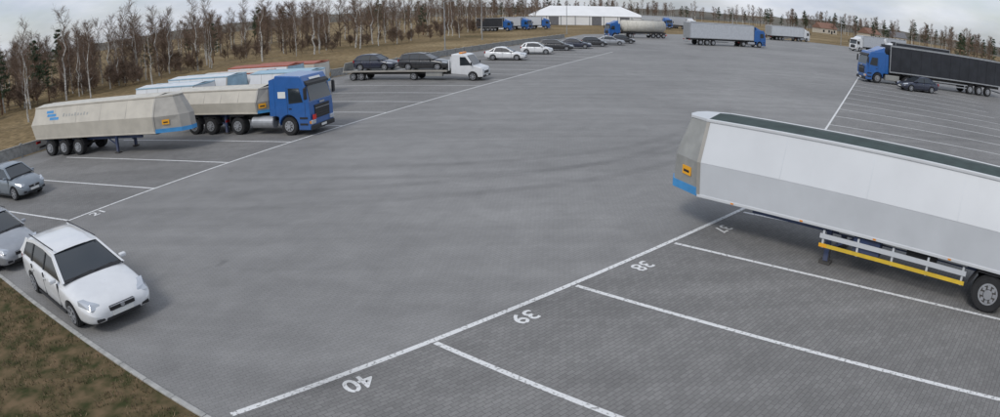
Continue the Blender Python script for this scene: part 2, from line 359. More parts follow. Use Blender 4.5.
# ------------------------------------------------------------------ trucks
def tractor_parts(a,paint,hi=3.15,x0=0.0,deflector=True,chassis='chassis'):
    W=1.24
    arc=[(x0-1.4+.62*math.cos(t),.5+.62*math.sin(t)) for t in [math.pi*(1-i/10) for i in range(11)]]
    prof=[(x0-.03,.30),(x0+.0,.55),(x0-.0,1.30),(x0-.04,1.80),(x0-.30,2.80),(x0-.50,hi-.03),(x0-2.15,hi+.05),(x0-2.25,hi-.15),(x0-2.25,1.05),(x0-2.05,1.0)]+arc[0:1]+arc[1:]+[(x0-.78,.30)]
    a.prism('cab',paint,prof,-W,W,.05)
    fx=lambda z:x0-.04-(z-1.80)*.26
    a.slab('windscreen','glass',[(fx(1.84)+.012,-1.12,1.84),(fx(1.84)+.012,1.12,1.84),(fx(2.70)+.012,1.04,2.70),(fx(2.70)+.012,-1.04,2.70)],.03)
    a.b8('sun_visor','black_plastic',[(fx(2.72)+.16,-1.10,2.66),(fx(2.72)+.16,1.10,2.66),(fx(2.72)-.02,1.15,2.74),(fx(2.72)-.02,-1.15,2.74)],[(fx(2.72)+.14,-1.10,2.78),(fx(2.72)+.14,1.10,2.78),(fx(2.88)-.02,1.15,2.9),(fx(2.88)-.02,-1.15,2.9)])
    a.box('grille','black_plastic',(x0+.01,0,1.22),(.05,1.55,.72),.03)
    for z in (.98,1.12,1.26,1.40):a.box('grille_bars','rim' if z>1.3 else 'chassis',(x0+.04,0,z),(.03,1.45,.03))
    a.box('bumper','black_plastic',(x0+.02,0,.42),(.12,2.4,.26),.04)
    a.box('number_plate','plate',(x0+.09,0,.45),(.02,.52,.12))
    a.box('badge','rim',(x0+.03,0,1.68),(.03,.5,.10),.01)
    for sd in (1,-1):
        a.slab('side_windows','glass',[(x0-.42,sd*(W+.006),1.80),(x0-1.32,sd*(W+.006),1.72),(x0-1.32,sd*(W+.006),2.55),(x0-.62,sd*(W+.006),2.55)],.02)
        a.box('door_seams','black_plastic',(x0-1.42,sd*(W+.002),1.85),(.015,.01,1.5));a.box('door_seams','black_plastic',(x0-.30,sd*(W+.002),1.35),(.015,.01,.85))
        a.box('door_handles','black_plastic',(x0-1.25,sd*(W+.015),1.45),(.16,.03,.05))
        a.box('headlamps','headlamp',(x0+.02,sd*.98,.72),(.10,.42,.22),.03)
        a.box('indicators','amber',(x0-.05,sd*1.21,.72),(.12,.06,.16),.01)
        a.box('mirror_arms','black_plastic',(x0-.05,sd*1.38,2.62),(.05,.28,.04));a.box('mirrors','black_plastic',(x0-.08,sd*1.50,2.28),(.12,.22,.62),.03)
        a.box('steps','black_plastic',(x0-.42,sd*(W+.004),.62),(.5,.03,.10));a.box('steps','black_plastic',(x0-.42,sd*(W+.004),.95),(.5,.03,.10))
        a.b8('cab_side_fairing',paint,[(x0-2.25,sd*(W-.02),1.05),(x0-2.65,sd*(W-.04),1.05),(x0-2.65,sd*(W-.08),1.05),(x0-2.25,sd*(W-.06),1.05)],[(x0-2.25,sd*(W-.02),hi-.1),(x0-2.60,sd*(W-.04),hi-.2),(x0-2.60,sd*(W-.08),hi-.2),(x0-2.25,sd*(W-.06),hi-.1)])
        a.truck_wheel(x0-1.4,sd*(W-.02),.5,.32,True)
        a.truck_wheel(x0-5.0,sd*(W-.02),.5,.58)
        a.box('rear_fenders','black_plastic',(x0-5.0,sd*.96,1.07),(1.0,.56,.04),.01);a.box('rear_fenders','black_plastic',(x0-5.52,sd*.96,.86),(.04,.56,.42));
        a.box('chassis_rails',chassis,(x0-3.9,sd*.42,.86),(4.0,.09,.26))
        a.box('lamps_rear','tail_lamp',(x0-5.95,sd*.9,.75),(.06,.4,.13))
    a.cyl('fuel_tank','rim',(x0-3.25,-.90,.68),.34,1.5,'X',20,bev=.03)
    a.box('side_skirt','steel_grey',(x0-3.2,.98,.66),(1.7,.46,.55),.04)
    a.cyl('fifth_wheel','chassis',(x0-4.7,0,1.08),.5,.12,'Z',20)
    a.box('cab_rear_frame','chassis',(x0-2.5,0,1.5),(.10,1.9,1.5))
    for y in (-.3,.3,):a.box('air_lines','black_plastic',(x0-2.6,y,1.9),(.04,.04,1.0))
    if deflector:
        a.b8('roof_deflector',paint,[(x0-.95,-.95,hi+.0),(x0-.95,.95,hi+.0),(x0-2.15,1.12,hi+.03),(x0-2.15,-1.12,hi+.03)],[(x0-1.15,-.8,hi+.12),(x0-1.15,.8,hi+.12),(x0-2.2,1.05,hi+.55),(x0-2.2,-1.05,hi+.55)],.03)
def box_trailer_parts(a,body,x0,L=13.6,zb=1.22,zt=4.0,axles=None,frame='galvanised'):
    W=1.27;c=x0-L/2
    a.box('cargo_body',body,(c,0,(zb+zt)/2),(L,2*W,zt-zb),.03)
    for sd in (1,-1):
        n=int(L/1.2)
        for i in range(n+1):
            x=x0-.05-i*(L-.1)/n
            a.box('side_posts' if i in (0,n) else 'curtain_straps',frame if i in (0,n) else body,(x,sd*(W+.006),(zb+zt)/2),(.10 if i in (0,n) else .05,.03,zt-zb-.1))
        a.box('top_rail',frame,(c,sd*(W+.004),zt-.06),(L-.02,.035,.12));a.box('bottom_rail',frame,(c,sd*(W+.004),zb+.05),(L-.02,.035,.12))
        a.box('side_guard','galvanised',(c+.2,sd*1.17,.88),(L*.36,.03,.11));a.box('side_guard','galvanised',(c+.2,sd*1.17,.58),(L*.36,.03,.11))
        for ax in (axles or (x0-L+4.8,x0-L+3.5,x0-L+2.2)):
            a.truck_wheel(ax,sd*1.24,.5,.38);a.box('mudguards','black_plastic',(ax,sd*1.05,1.06),(1.0,.4,.03))
        a.box('landing_legs','chassis',(x0-2.8,sd*.95,.62),(.13,.13,1.2));a.box('landing_feet','chassis',(x0-2.8,sd*.95,.03),(.3,.3,.05))
        a.box('chassis_rails','chassis',(c,sd*.5,1.03),(L-.3,.1,.30))
        a.box('rear_lamps','tail_lamp',(x0-L-.02,sd*1.0,.95),(.06,.4,.14))
        a.box('door_bars','galvanised',(x0-L-.02,sd*.4,(zb+zt)/2),(.05,.04,zt-zb-.1))
    a.box('rear_bumper','galvanised',(x0-L+.05,0,.55),(.1,2.3,.14));a.box('rear_doors',frame,(x0-L-.004,0,(zb+zt)/2),(.02,2.4,zt-zb-.1))
def tipper_parts(a,x0=0.,L=13.,zb=1.15,zt=3.45,legs=4.2,axles=(9.1,10.45,11.8),side='body_white',low='body_lower',cap='steel_grey',top='tarp_green',strip='light_blue',guard=True,logo=None,prow=.95,yt=.78,sag=.13,rim=None):
    yb,yc=1.19,1.27;zc=zb+(zt-zb)*.46
    def seg(s0,s1,z0,y0,z1,y1,mt,part,th=.03):
        for sd in (1,-1):
            a.slab(part,mt,[(x0-s0,sd*y0,z0),(x0-s1,sd*y0,z0),(x0-s1,sd*y1,z1),(x0-s0,sd*y1,z1)],th)
    seg(0,L,zb,yb,zc,yc,low,'side_lower');seg(0,L,zc,yc,zt,yt,side,'side_upper')
    for sd in (1,-1):
        a.box('top_rim',rim or side,(x0-L/2,sd*(yt+.01),zt+.03),(L+.05,.09,.09),.02)
        a.box('bottom_rim',side,(x0-L/2,sd*yb,zb-.03),(L,.07,.09),.015)
    a.box('floor','chassis',(x0-L/2,0,zb-.04),(L-.05,2*yb-.1,.05))
    n=12
    for i in range(n):
        s0,s1=L*i/n,L*(i+1)/n
        for sd in (1,-1):
            a.slab('tarpaulin',top,[(x0-s0,sd*(yt-.04),zt+.05),(x0-s1,sd*(yt-.04),zt+.05),(x0-s1,0,zt+sag+.02*(i%2)),(x0-s0,0,zt+sag+.02*((i+1)%2))],.02)
    for i in range(1,5):
        s=L*i/5
        for sd in (1,-1):
            a.slab('panel_seams','body_lower' if side=='body_white' else 'tan_grey',[(x0-s,sd*(yc+.012),zc+.03),(x0-s-.02,sd*(yc+.012),zc+.03),(x0-s-.02,sd*(yt+.018),zt-.02),(x0-s,sd*(yt+.018),zt-.02)],.012)
    bot=[(x0,-yb,zb-.02),(x0+prow*.80,-.70,zb+.02),(x0+prow,-.25,zb+.02),(x0+prow,.25,zb+.02),(x0+prow*.80,.70,zb+.02),(x0,yb,zb-.02)]
    mid=[(x0,-yc,zc),(x0+prow*.76,-.72,zc),(x0+prow*.95,-.25,zc),(x0+prow*.95,.25,zc),(x0+prow*.76,.72,zc),(x0,yc,zc)]
    tp=[(x0,-yt-.03,zt),(x0+prow*.50,-.5,zt-.02),(x0+prow*.62,-.2,zt-.02),(x0+prow*.62,.2,zt-.02),(x0+prow*.50,.5,zt-.02),(x0,yt+.03,zt)]
    a.b8('front_cap_lower',cap,bot,mid,.0);a.b8('front_cap_upper',cap,mid,tp,.0)
    a.b8('front_cap_lid',rim or side,[(p[0]+(.02 if i not in(0,5) else 0),p[1]*1.02,zt+.0) for i,p in enumerate(tp)],[(p[0]+(.02 if i not in(0,5) else 0),p[1]*1.02,zt+.07) for i,p in enumerate(tp)])
    k=.20
    sb=[(p[0]+(.03 if i not in(0,5) else .0),p[1]*1.025,zb-.05) for i,p in enumerate(bot)]
    sm=[(b[0]*(1-k)+m[0]*k+(.03 if i not in(0,5) else .0),(b[1]*(1-k)+m[1]*k)*1.025,zb+(zc-zb)*k) for i,(b,m) in enumerate(zip(bot,mid))]
    a.b8('front_strip',strip,sb,sm)
    for sd in (1,-1):
        a.slab('corner_post','tan_grey',[(x0+.02,sd*(yb+.02),zb),(x0-.09,sd*(yb+.02),zb),(x0-.09,sd*(yc+.02),zc),(x0+.02,sd*(yc+.02),zc)],.02)
        a.slab('corner_post','tan_grey',[(x0+.02,sd*(yc+.02),zc),(x0-.09,sd*(yc+.02),zc),(x0-.09,sd*(yt+.02),zt),(x0+.02,sd*(yt+.02),zt)],.02)
        j0,j1=(0,1) if sd<0 else (5,4)
        p0=Vector(bot[j0]).lerp(Vector(mid[j0]),.62);p1=Vector(bot[j1]).lerp(Vector(mid[j1]),.62)
        d=(p1-p0).normalized();nrm=Vector((d.y,-d.x,0))*(1 if sd<0 else -1);c=p0.lerp(p1,.45)+nrm*.03
        if nrm.y*sd<0:c-=2*nrm*.03
        a.slab('warning_plate','orange_sign',[c-d*.22-Vector((0,0,.13)),c+d*.22-Vector((0,0,.13)),c+d*.22+Vector((0,0,.13)),c-d*.22+Vector((0,0,.13))],.02)
        c2=c+(nrm*.014 if nrm.y*sd>0 else -nrm*.014)
        a.slab('plate_symbol','black_plastic',[c2-d*.14-Vector((0,0,.05)),c2+d*.14-Vector((0,0,.05)),c2+d*.14+Vector((0,0,.02)),c2-d*.14+Vector((0,0,.02))],.008)
        a.box('chassis_rails','chassis_blue',(x0-L/2-.6,sd*.5,zb-.24),(L-2,.12,.26))
        a.box('landing_legs','chassis_blue',(x0-legs,sd*.88,.60),(.15,.15,1.05),.01);a.box('landing_legs','chassis',(x0-legs-.05,sd*.88,.22),(.10,.10,.42))
        a.box('landing_feet','chassis',(x0-legs,sd*.88,.04),(.34,.30,.06))
        a.box('leg_braces','chassis_blue',(x0-legs-.45,sd*.80,.68),(.95,.05,.06),rot=(.55,'Y'))
        for ax in axles:
            a.truck_wheel(x0-ax,sd*1.22,.5,.40)
            a.b8('mudguards','black_plastic',[(x0-ax+.62,sd*.82,.62),(x0-ax+.62,sd*1.24,.62),(x0-ax+.42,sd*1.24,.99),(x0-ax+.42,sd*.82,.99)],[(x0-ax+.66,sd*.82,.63),(x0-ax+.66,sd*1.24,.63),(x0-ax+.44,sd*1.24,1.02),(x0-ax+.44,sd*.82,1.02)])
            a.box('mudguards','black_plastic',(x0-ax,sd*1.03,1.03),(.86,.42,.03))
        if guard:
            g0,g1=legs-.2,axles[0]-.75;gc=x0-(g0+g1)/2;gl=g1-g0
            a.box('side_guard_rail','body_lower',(gc,sd*1.16,.84),(gl,.03,.13));a.box('side_guard_yellow','yellow_rail',(gc,sd*1.165,.58),(gl,.03,.10))
            for i in range(5):
                xx=x0-g0-.1-(gl-.2)*i/4;a.box('guard_posts','body_lower',(xx,sd*1.12,.75),(.06,.05,.5))
            a.box('guard_corner','orange_sign',(x0-g0-.12,sd*1.185,.58),(.22,.02,.09))
            a.box('storage_box','chassis_blue',(gc+.8,sd*.9,.80),(.8,.4,.42),.03);a.cyl('air_tank','chassis',(gc-.8,sd*.75,.80),.17,.9,'X',14)
            a.box('white_plates','body_white',(gc-.2,sd*.62,zb-.22),(gl*.9,.03,.16))
            for i in range(6):a.box('marker_lamps','amber',(x0-1.2-i*(L-2)/5,sd*(yb+.035),zb-.03),(.09,.02,.04))
        a.box('rear_lamps','tail_lamp',(x0-L-.08,sd*.95,.85),(.08,.4,.16))
    for ax in axles:a.cyl('axles','chassis',(x0-ax,0,.5),.08,2.2,'Y',10)
    a.box('kingpin_plate','chassis',(x0-1.0,0,zb-.14),(1.6,1.5,.10))
    a.b8('tailgate',side,[(x0-L,-yb,zb),(x0-L,yb,zb),(x0-L-.05,yb,zb),(x0-L-.05,-yb,zb)],[(x0-L,-yc,zc),(x0-L,yc,zc),(x0-L-.25,yc,zc),(x0-L-.25,-yc,zc)])
    a.b8('tailgate_upper',side,[(x0-L,-yc,zc),(x0-L,yc,zc),(x0-L-.25,yc,zc),(x0-L-.25,-yc,zc)],[(x0-L,-yt,zt),(x0-L,yt,zt),(x0-L+.15,yt,zt),(x0-L+.15,-yt,zt)])
    a.box('rear_bumper','chassis',(x0-L+.1,0,.55),(.1,2.2,.14))
    if logo:
        for sd in (1,-1):
            f=lambda s,t:(x0-s,sd*((yc+.02)*(1-t)+(yt+.02)*t),zc*(1-t)+zt*t)
            s0=L*.76
            for (s,w,t0,t1) in ((s0,.9,.25,.40),(s0+.3,.9,.45,.60),(s0+.6,.7,.65,.8)):
                a.slab('side_logo',logo,[f(s,t0),f(s+w,t0),f(s+w,t1),f(s,t1)],.012)
            hs=(.30,.22,.26,.18,.30,.24,.2,.28,.22)
            for i in range(9):
                s=s0-.4-i*.28
                a.slab('side_lettering','steel_grey',[f(s,.40),f(s-.13,.40),f(s-.16,.40+hs[i]*.6),f(s-.03,.40+hs[i]*.6)],.010)
def yaw(dx,dy):return math.atan2(dy,dx)
# ------------------------------------------------------------------ ground
def sheet(name,pts,z,mt,cell=0):
    if not cell:return mesh_obj(name,[(x,y,z) for x,y in pts],[tuple(range(len(pts)))],mt)
    bm=bmesh.new();bm.faces.new([bm.verts.new((x,y,z)) for x,y in pts])
    bmesh.ops.triangulate(bm,faces=bm.faces)
    for ax in (0,1):
        lo=min(p[ax] for p in pts);hi=max(p[ax] for p in pts);v=math.floor(lo/cell)*cell+.37
        while v<hi:
            no=Vector((1,0,0)) if ax==0 else Vector((0,1,0))
            bmesh.ops.bisect_plane(bm,geom=list(bm.verts)+list(bm.edges)+list(bm.faces),plane_co=no*v,plane_no=no);v+=cell
    bmesh.ops.dissolve_limit(bm,angle_limit=.0001,verts=[],edges=[e for e in bm.edges if abs(e.verts[0].co.x-e.verts[1].co.x)>.01 and abs(e.verts[0].co.y-e.verts[1].co.y)>.01 and not e.is_boundary])
    me=bpy.data.meshes.new(name);bm.to_mesh(me);bm.free();me.materials.append(MATS[mt])
    return link(bpy.data.objects.new(name,me))
def terrain():
    xs=[-2500,-1500,-900,-600,-450]+list(range(-360,361,20))+[450,600,900,1500,2500]
    ys=[-600,-300,-150,-80,-40,-20,0]+list(range(20,421,20))+[500,650,900,1400,2200,3500]
    V=[];F=[]
    for y in ys:
        for x in xs:
            d=math.hypot(x,y);k=min(1,max(0,(d-220)/300))
            z=-.06+k*(noise.noise(Vector((x*.004,y*.004,0)))*3.0-1.0)
            V.append((x,y,z))
    nx=len(xs)
    for j in range(len(ys)-1):
        for i in range(nx-1):F.append((j*nx+i,j*nx+i+1,(j+1)*nx+i+1,(j+1)*nx+i))
    mesh_obj('ground',V,F,'field_grass',smooth=True)
terrain()
kd=Vector((.8815,-.472));k0=Vector((-11,11.5))
KL=k0-kd*27;KR=k0+kd*60
FL0=Vector((-32.6,29.0));FD=Vector((.412,.911))
FE=FL0+FD*108
lot=[tuple(KL),tuple(KR),(120,-30),(150,60),(128,150),(70,178),(20,150),tuple(FE),tuple(FL0-FD*6)]
sheet('car_park_paving',lot,0,'aisle_paving',cell=12)
kn=Vector((-.472,-.8815))
sheet('grass_verge',[tuple(KL),tuple(KL+kn*30),tuple(KR+kn*30),tuple(KR)],.02,'verge_grass')
LA=Vector((-16.5,19.4));LD=Vector((.413,.911));LS=Vector((-.965,.263));LW=4.57
RA=Vector((-1.4,11.4));RD=Vector((.765,.643));RS=Vector((.772,-.636));RW=4.11
RB=Vector((10.9,21.95));RD2=Vector((.569,.823));RS2=Vector((.80,-.60))
Rst=RA-RD*4.4
def S(*v):return [tuple(p) for p in v]
sheet('parking_bay_paving',S(Rst,RA+RS*16-RD*3.6,RB+RS*17,RB),.004,'bay_paving')
sheet('parking_bay_paving',S(RB,RB+RS*17,RB+RD2*62+RS2*20,RB+RD2*62),.004,'bay_paving')
sheet('parking_bay_paving',S(LA-LD*4.2,LA+LD*78,LA+LD*78+LS*14.3,LA-LD*4.2+LS*14.6),.004,'bay_paving')
LV=[];LF=[]
def line(p,q,w=.13,z=.009):
    p=Vector(p);q=Vector(q);d=(q-p).normalized();n=Vector((-d.y,d.x))*w/2
    b=len(LV)
    for v in (p-n,q-n,q+n,p+n):LV.append((v.x,v.y,z))
    LF.append((b,b+1,b+2,b+3))
line(Rst,RB,.14,.0095);line(RB,RB+RD2*62,.14,.0095)
line(LA,LA+LD*80,.13,.0095)
for i in range(0,4):
    p=RA+RD*RW*i;line(p+RS*.07,p+RS*15.5)
for i in range(0,15):
    p=RB+RD2*(RW*i+1.0);line(p+RS2*.07,p+RS2*15)
for i in range(0,18):
    p=LA+LD*LW*i
    line(p+LS*.07,p+LS*13.6,.12)
mesh_obj('road_markings',LV,LF,'line_paint')
def number(txt,c,right,size=.62):
    cu=bpy.data.curves.new('num','FONT');cu.body=txt;cu.size=size;cu.align_x='CENTER';cu.align_y='CENTER';cu.offset=.012
    o=bpy.data.objects.new('tmpn',cu);COL.objects.link(o)
    dg=bpy.context.evaluated_depsgraph_get();me=bpy.data.meshes.new_from_object(o.evaluated_get(dg));bpy.data.objects.remove(o)
    me.materials.clear();me.materials.append(MATS['line_paint'])
    o=bpy.data.objects.new('painted_bay_number',me);o.location=(c[0],c[1],.0125);o.rotation_euler=(0,0,math.atan2(right[1],right[0]));link(o)
for i,t in enumerate(('40','39','38','37')):
    c=RA+RD*RW*(i-.5)+RS*.42
    number(t,c,-RD)
number('21',(-15.55,20.3),(LD.x,LD.y),.75)
def catmull(pts,n=10):
    P=[Vector(p) for p in pts];P=[2*P[0]-P[1]]+P+[2*P[-1]-P[-2]];o=[]
    for i in range(1,len(P)-2):
        for k in range(n):
            t=k/n;a,b,c,d=P[i-1],P[i],P[i+1],P[i+2]
            o.append(.5*((2*b)+(c-a)*t+(2*a-5*b+4*c-d)*t*t+(3*b-a-3*c+d)*t**3))
    o.append(P[-2]);return o
TZ=[.0135]
def mark(pts,w=.42,off=0):
    c=catmull(pts);V=[];F=[];U=[];n=len(c)
    for i,p in enumerate(c):
        d=(c[min(i+1,n-1)]-c[max(i-1,0)]).normalized();m=Vector((-d.y,d.x));p=p+m*off
        for s,u in ((-1,0),(1,1)):
            q=p+m*s*w/2;V.append((q.x,q.y,TZ[0]));U.append((u,i/(n-1)))
    for i in range(n-1):F.append((2*i,2*i+1,2*i+3,2*i+2))
    mesh_obj('tyre_marks',V,F,'tyre_mark',uvs=U);TZ[0]+=.0006
for pts in ([(-13,20.5),(-8,21.6),(-3,22.3),(3,24.3),(8,28),(13,34),(17,42)],
            [(-12,25.5),(-6,25.2),(0,25.6),(6,28),(11,33),(14,40)]):
    mark(pts,.7,-.95);mark(pts,.7,.95)
mark([(-4.4,9.1),(-3.0,9.9),(-1.4,10.9)],.8);mark([(-4.2,9.3),(-3.0,9.9),(-1.6,10.6)],.6);mark([(-1.0,12.2),(1,13.2),(3,14.2)],.5)
def kerb(name,p,q,w=.12,h=.12,mt='kerb_concrete'):
    a=Asm(name,(0,0,0),0);p=Vector(p);q=Vector(q);L=(q-p).length;d=(q-p)/L;n=int(L/1.0)
    for i in range(n):
        c=p+d*(i+.5)*L/n
        a.box('kerbstones',mt,(c.x,c.y,h/2-.06+random.uniform(-.004,.004)),(L/n-.012,w,h),.012,rot=(math.atan2(d.y,d.x),'Z'))
    return a.done()
kerb('kerb',KL-kd*0,KR-kd*25)
def fence():
    a=Asm('concrete_fence',(0,0,0),0)
    d=FD;p=FL0-FD*6;L=118;n=48
    for i in range(n):
        c=p+d*(i+.5)*L/n;ang=math.atan2(d.y,d.x)
        a.box('panels','concrete',(c.x,c.y,.42),(L/n-.10,.08,.72),.01,rot=(ang,'Z'))
        a.box('cap','kerb_concrete',(c.x,c.y,.81),(L/n-.06,.16,.05),.01,rot=(ang,'Z'))
        c=p+d*i*L/n;a.box('posts','concrete',(c.x,c.y,.46),(.16,.18,.92),.015,rot=(ang,'Z'))
    return a.done()
fence()
def tufts():
    V=[[],[]];F=[[],[]]
    for i in range(14000):
        t=random.uniform(0,17);o=random.uniform(.10,4.5);c=k0+kd*(t-9)+kn*o
        if noise.noise(Vector((c.x*1.3,c.y*1.3,0)))<-.15:continue
        k=random.random()<.62;b=len(V[k]);h=random.uniform(.03,.11);a=random.uniform(0,6.28);w=.012;l=random.uniform(0,.06);a2=random.uniform(0,6.28)
        V[k]+=[(c.x+math.cos(a)*w,c.y+math.sin(a)*w,.02),(c.x-math.cos(a)*w,c.y-math.sin(a)*w,.02),(c.x+math.cos(a2)*l,c.y+math.sin(a2)*l,.02+h)];F[k].append((b,b+1,b+2))
    e=bpy.data.objects.new('grass_tufts',None);COL.objects.link(e)
    mesh_obj('green_blades',V[0],F[0],'grass_blade',e);mesh_obj('dry_blades',V[1],F[1],'dry_blade',e)
tufts()
# ------------------------------------------------------------------ trees
def tube(V,F,p,q,r0,r1,n=4):
    d=(q-p);
    if d.length<1e-5:return
    d.normalize();u=d.cross(Vector((.3,.9,.1)));u=u.normalized() if u.length>.01 else Vector((1,0,0));w=d.cross(u)
    b=len(V)
    for c,r in ((p,r0),(q,r1)):
        for i in range(n):
            a=2*math.pi*i/n;V.append(tuple(c+u*math.cos(a)*r+w*math.sin(a)*r))
    for i in range(n):F.append((b+i,b+(i+1)%n,b+n+(i+1)%n,b+n+i))
def rv(s):return Vector((random.uniform(-s,s),random.uniform(-s,s),random.uniform(-s,s)))
def bare_tree(seed,h=11,spread=.28,trunk='birch_bark',twig='twig',ntw=5,r=.12,nl=30,tw=.011):
    random.seed(seed);V=[];F=[];TV=[];TF=[]
    pts=[Vector((0,0,-.2))];n=9
    for i in range(1,n+1):pts.append(Vector((0,0,h*i/n))+Vector((random.uniform(-1,1),random.uniform(-1,1),0))*.13*math.sqrt(i))
    for i in range(n):tube(V,F,pts[i],pts[i+1],r*(1-i/n)**.8+.012,r*(1-(i+1)/n)**.8+.012,6)
    for k in range(nl):
        t=.22+.76*(k/nl)+random.uniform(-.02,.02);f=t*n;i=min(int(f),n-1);p=pts[i].lerp(pts[i+1],f-i)
        az=random.uniform(0,6.28);L=h*spread*(1.15-t)*random.uniform(.6,1.2)+.3
        d=Vector((math.cos(az),math.sin(az),random.uniform(.6,1.3))).normalized()
        segs=4;prev=p
        for s in range(segs):
            d=(d+rv(.18)+Vector((0,0,.05))).normalized();q=prev+d*L/segs
            rr=.035*(1-t)+.012
            tube(V if t<.35 and s==0 else TV,F if t<.35 and s==0 else TF,prev,q,rr*(1-s/segs)+.006,rr*(1-(s+1)/segs)+.005,3)
            for m in range(ntw):
                td=(d+rv(.9)).normalized();tl=random.uniform(.35,.95);a0=prev.lerp(q,random.random());a1=a0+td*tl+Vector((0,0,-.05))
                sd=td.cross(rv(1)).normalized()*tw;b=len(TV)
                TV.extend([tuple(a0-sd),tuple(a0+sd),tuple(a1)]);TF.append((b,b+1,b+2))
                for m2 in range(2):
                    c0=a0.lerp(a1,random.uniform(.3,1));c1=c0+(td+rv(.9)).normalized()*random.uniform(.15,.45);b=len(TV)
                    TV.extend([tuple(c0-sd*.8),tuple(c0+sd*.8),tuple(c1)]);TF.append((b,b+1,b+2))
            prev=q
    me=bpy.data.meshes.new('bare_tree');me.from_pydata(V+TV,[],F+[tuple(i+len(V) for i in f) for f in TF])
    me.materials.append(MATS[trunk]);me.materials.append(MATS[twig])
    me.polygons.foreach_set('material_index',[0]*len(F)+[1]*len(TF));me.update();return me
def pine_mesh(seed,h=10):
    random.seed(seed);V=[];F=[];NV=[];NF=[]
    pts=[Vector((0,0,-.2))]+[Vector((random.uniform(-.1,.1),random.uniform(-.1,.1),h*i/6)) for i in range(1,7)]
    for i in range(6):tube(V,F,pts[i],pts[i+1],.16*(1-i/6)+.02,.16*(1-(i+1)/6)+.02,6)
    for k in range(46):
        t=random.uniform(.25,1.0);z=h*t;az=random.uniform(0,6.28);L=(1-t)**.7*h*.27*random.uniform(.6,1.15)+.25
        p=Vector((0,0,z));q=p+Vector((math.cos(az),math.sin(az),random.uniform(-.05,.45)))*L
        tube(V,F,p,q,.035,.012,3)
        for c in range(5):
            cc=p.lerp(q,.35+.7*c/5)+rv(.12);rad=random.uniform(.25,.5)*(.7+.5*(1-t))
            for m in range(26):
                d=rv(1);d=d.normalized()*random.random()**.5*rad;d.z*=.6;b0=cc+d;s=random.uniform(.07,.16);b=len(NV)
                NV.extend([tuple(b0+rv(s)),tuple(b0+rv(s)),tuple(b0+rv(s))]);NF.append((b,b+1,b+2))
    me=bpy.data.meshes.new('pine');me.from_pydata(V+NV,[],F+[tuple(i+len(V) for i in f) for f in NF])
    me.materials.append(MATS['pine_bark']);me.materials.append(MATS['needles'])
    me.polygons.foreach_set('material_index',[0]*len(F)+[1]*len(NF));me.update();return me
BIR=[bare_tree(s,11,.27,ntw=6,tw=.014) for s in (1,2,3,4,5)]
DRK=[bare_tree(s,10,.34,'twig_dark','twig',7,.12,32,.022) for s in (11,12,13)]
SHR=[bare_tree(s,2.4,.6,'twig','twig',6,.03,20,.02) for s in (21,22)]
PIN=[pine_mesh(s,10) for s in (31,32,33)]
random.seed(99)
def place(me,name,x,y,s,parent=None,z=-.03):
    o=bpy.data.objects.new(name,me);o.location=(x,y,z);o.rotation_euler=(random.uniform(-.05,.05),random.uniform(-.05,.05),random.uniform(0,6.28));o.scale=(s*random.uniform(.9,1.15),s*random.uniform(.9,1.15),s);link(o,parent)
edge=[(-70,36),(-58,50),(-54,68),(-46,80),(-40,98),(-27,112),(-13,130),(-3,167),(-8,215)]
def along(t):
    n=len(edge)-1;f=t*n;i=min(int(f),n-1);a,b=Vector(edge[i]),Vector(edge[i+1]);return a.lerp(b,f-i),(b-a).normalized()
for i in range(48):
    p,d=along((i+random.random())/48);n=Vector((-d.y,d.x));q=p+n*random.uniform(-3,9)
    place(random.choice(BIR),'birch_tree',q.x,q.y,random.uniform(.62,1.1))
for x,y in ((-46,50),(-49,66),(-43,72),(-47,44)):place(BIR[int(abs(x))%5],'birch_tree',x,y,random.uniform(.7,.95))
for x,y,s in ((-60,60,.8),(-62,54,.65),(-58,68,.55),(-64,72,.85),(-52,86,.6),(-49,104,.7),(-70,62,.75),(-66,48,.6)):
    place(random.choice(PIN),'pine_tree',x,y,s)
def mass(name,items):
    e=bpy.data.objects.new(name,None);COL.objects.link(e)
    for me,x,y,s in items:place(me,'tree',x,y,s,e)
items=[]
for i in range(370):
    p,d=along(random.random()**1.35);n=Vector((-d.y,d.x));q=p+n*(6+random.random()**1.2*75)
    items.append((random.choice(BIR+DRK+DRK+DRK+PIN[:1]),q.x,q.y,random.uniform(.6,1.0)))
mass('birch_forest',items)
items=[]
for i in range(170):
    p,d=along(random.random());n=Vector((-d.y,d.x));q=p+n*random.uniform(-1,14)
    items.append((random.choice(SHR),q.x,q.y,random.uniform(.5,1.2)))
mass('shrub_thicket',items)
items=[]
for i in range(420):
    az=math.radians(random.uniform(-12,58));R=random.uniform(0,1)
    D=330+60*math.sin(az*5)+R*90
    me=random.choice(DRK+DRK+PIN+BIR);items.append((me,math.sin(az)*D,math.cos(az)*D,random.uniform(.7,1.2)))
for i in range(50):
    az=math.radians(random.uniform(-9,6));D=random.uniform(215,300);items.append((random.choice(DRK+BIR),math.sin(az)*D,math.cos(az)*D,random.uniform(.6,.95)))
for i in range(22):
    az=math.radians(random.uniform(40,47));D=random.uniform(150,230);items.append((random.choice(PIN+DRK),math.sin(az)*D,math.cos(az)*D,random.uniform(.6,.95)))
mass('distant_forest',items)
def hills():
    V=[];F=[];n=160
    for i in range(n+1):
        az=math.radians(-75+150*i/n)
        h=5.5+3*noise.noise(Vector((i*.15,0,0)))+2.0*noise.noise(Vector((i*.9,3,0)))
        for D,z in ((560,-3),(600,h),(700,h*1.05),(900,-5)):
            V.append((math.sin(az)*D,math.cos(az)*D,z))
    for i in range(n):
        for k in range(3):a=i*4+k;F.append((a,a+1,a+5,a+4))
    mat('ridge_wood',(.12,.11,.09,1),.95,0,.35,scale=.03)
    mesh_obj('hills',V,F,'ridge_wood')
hills()
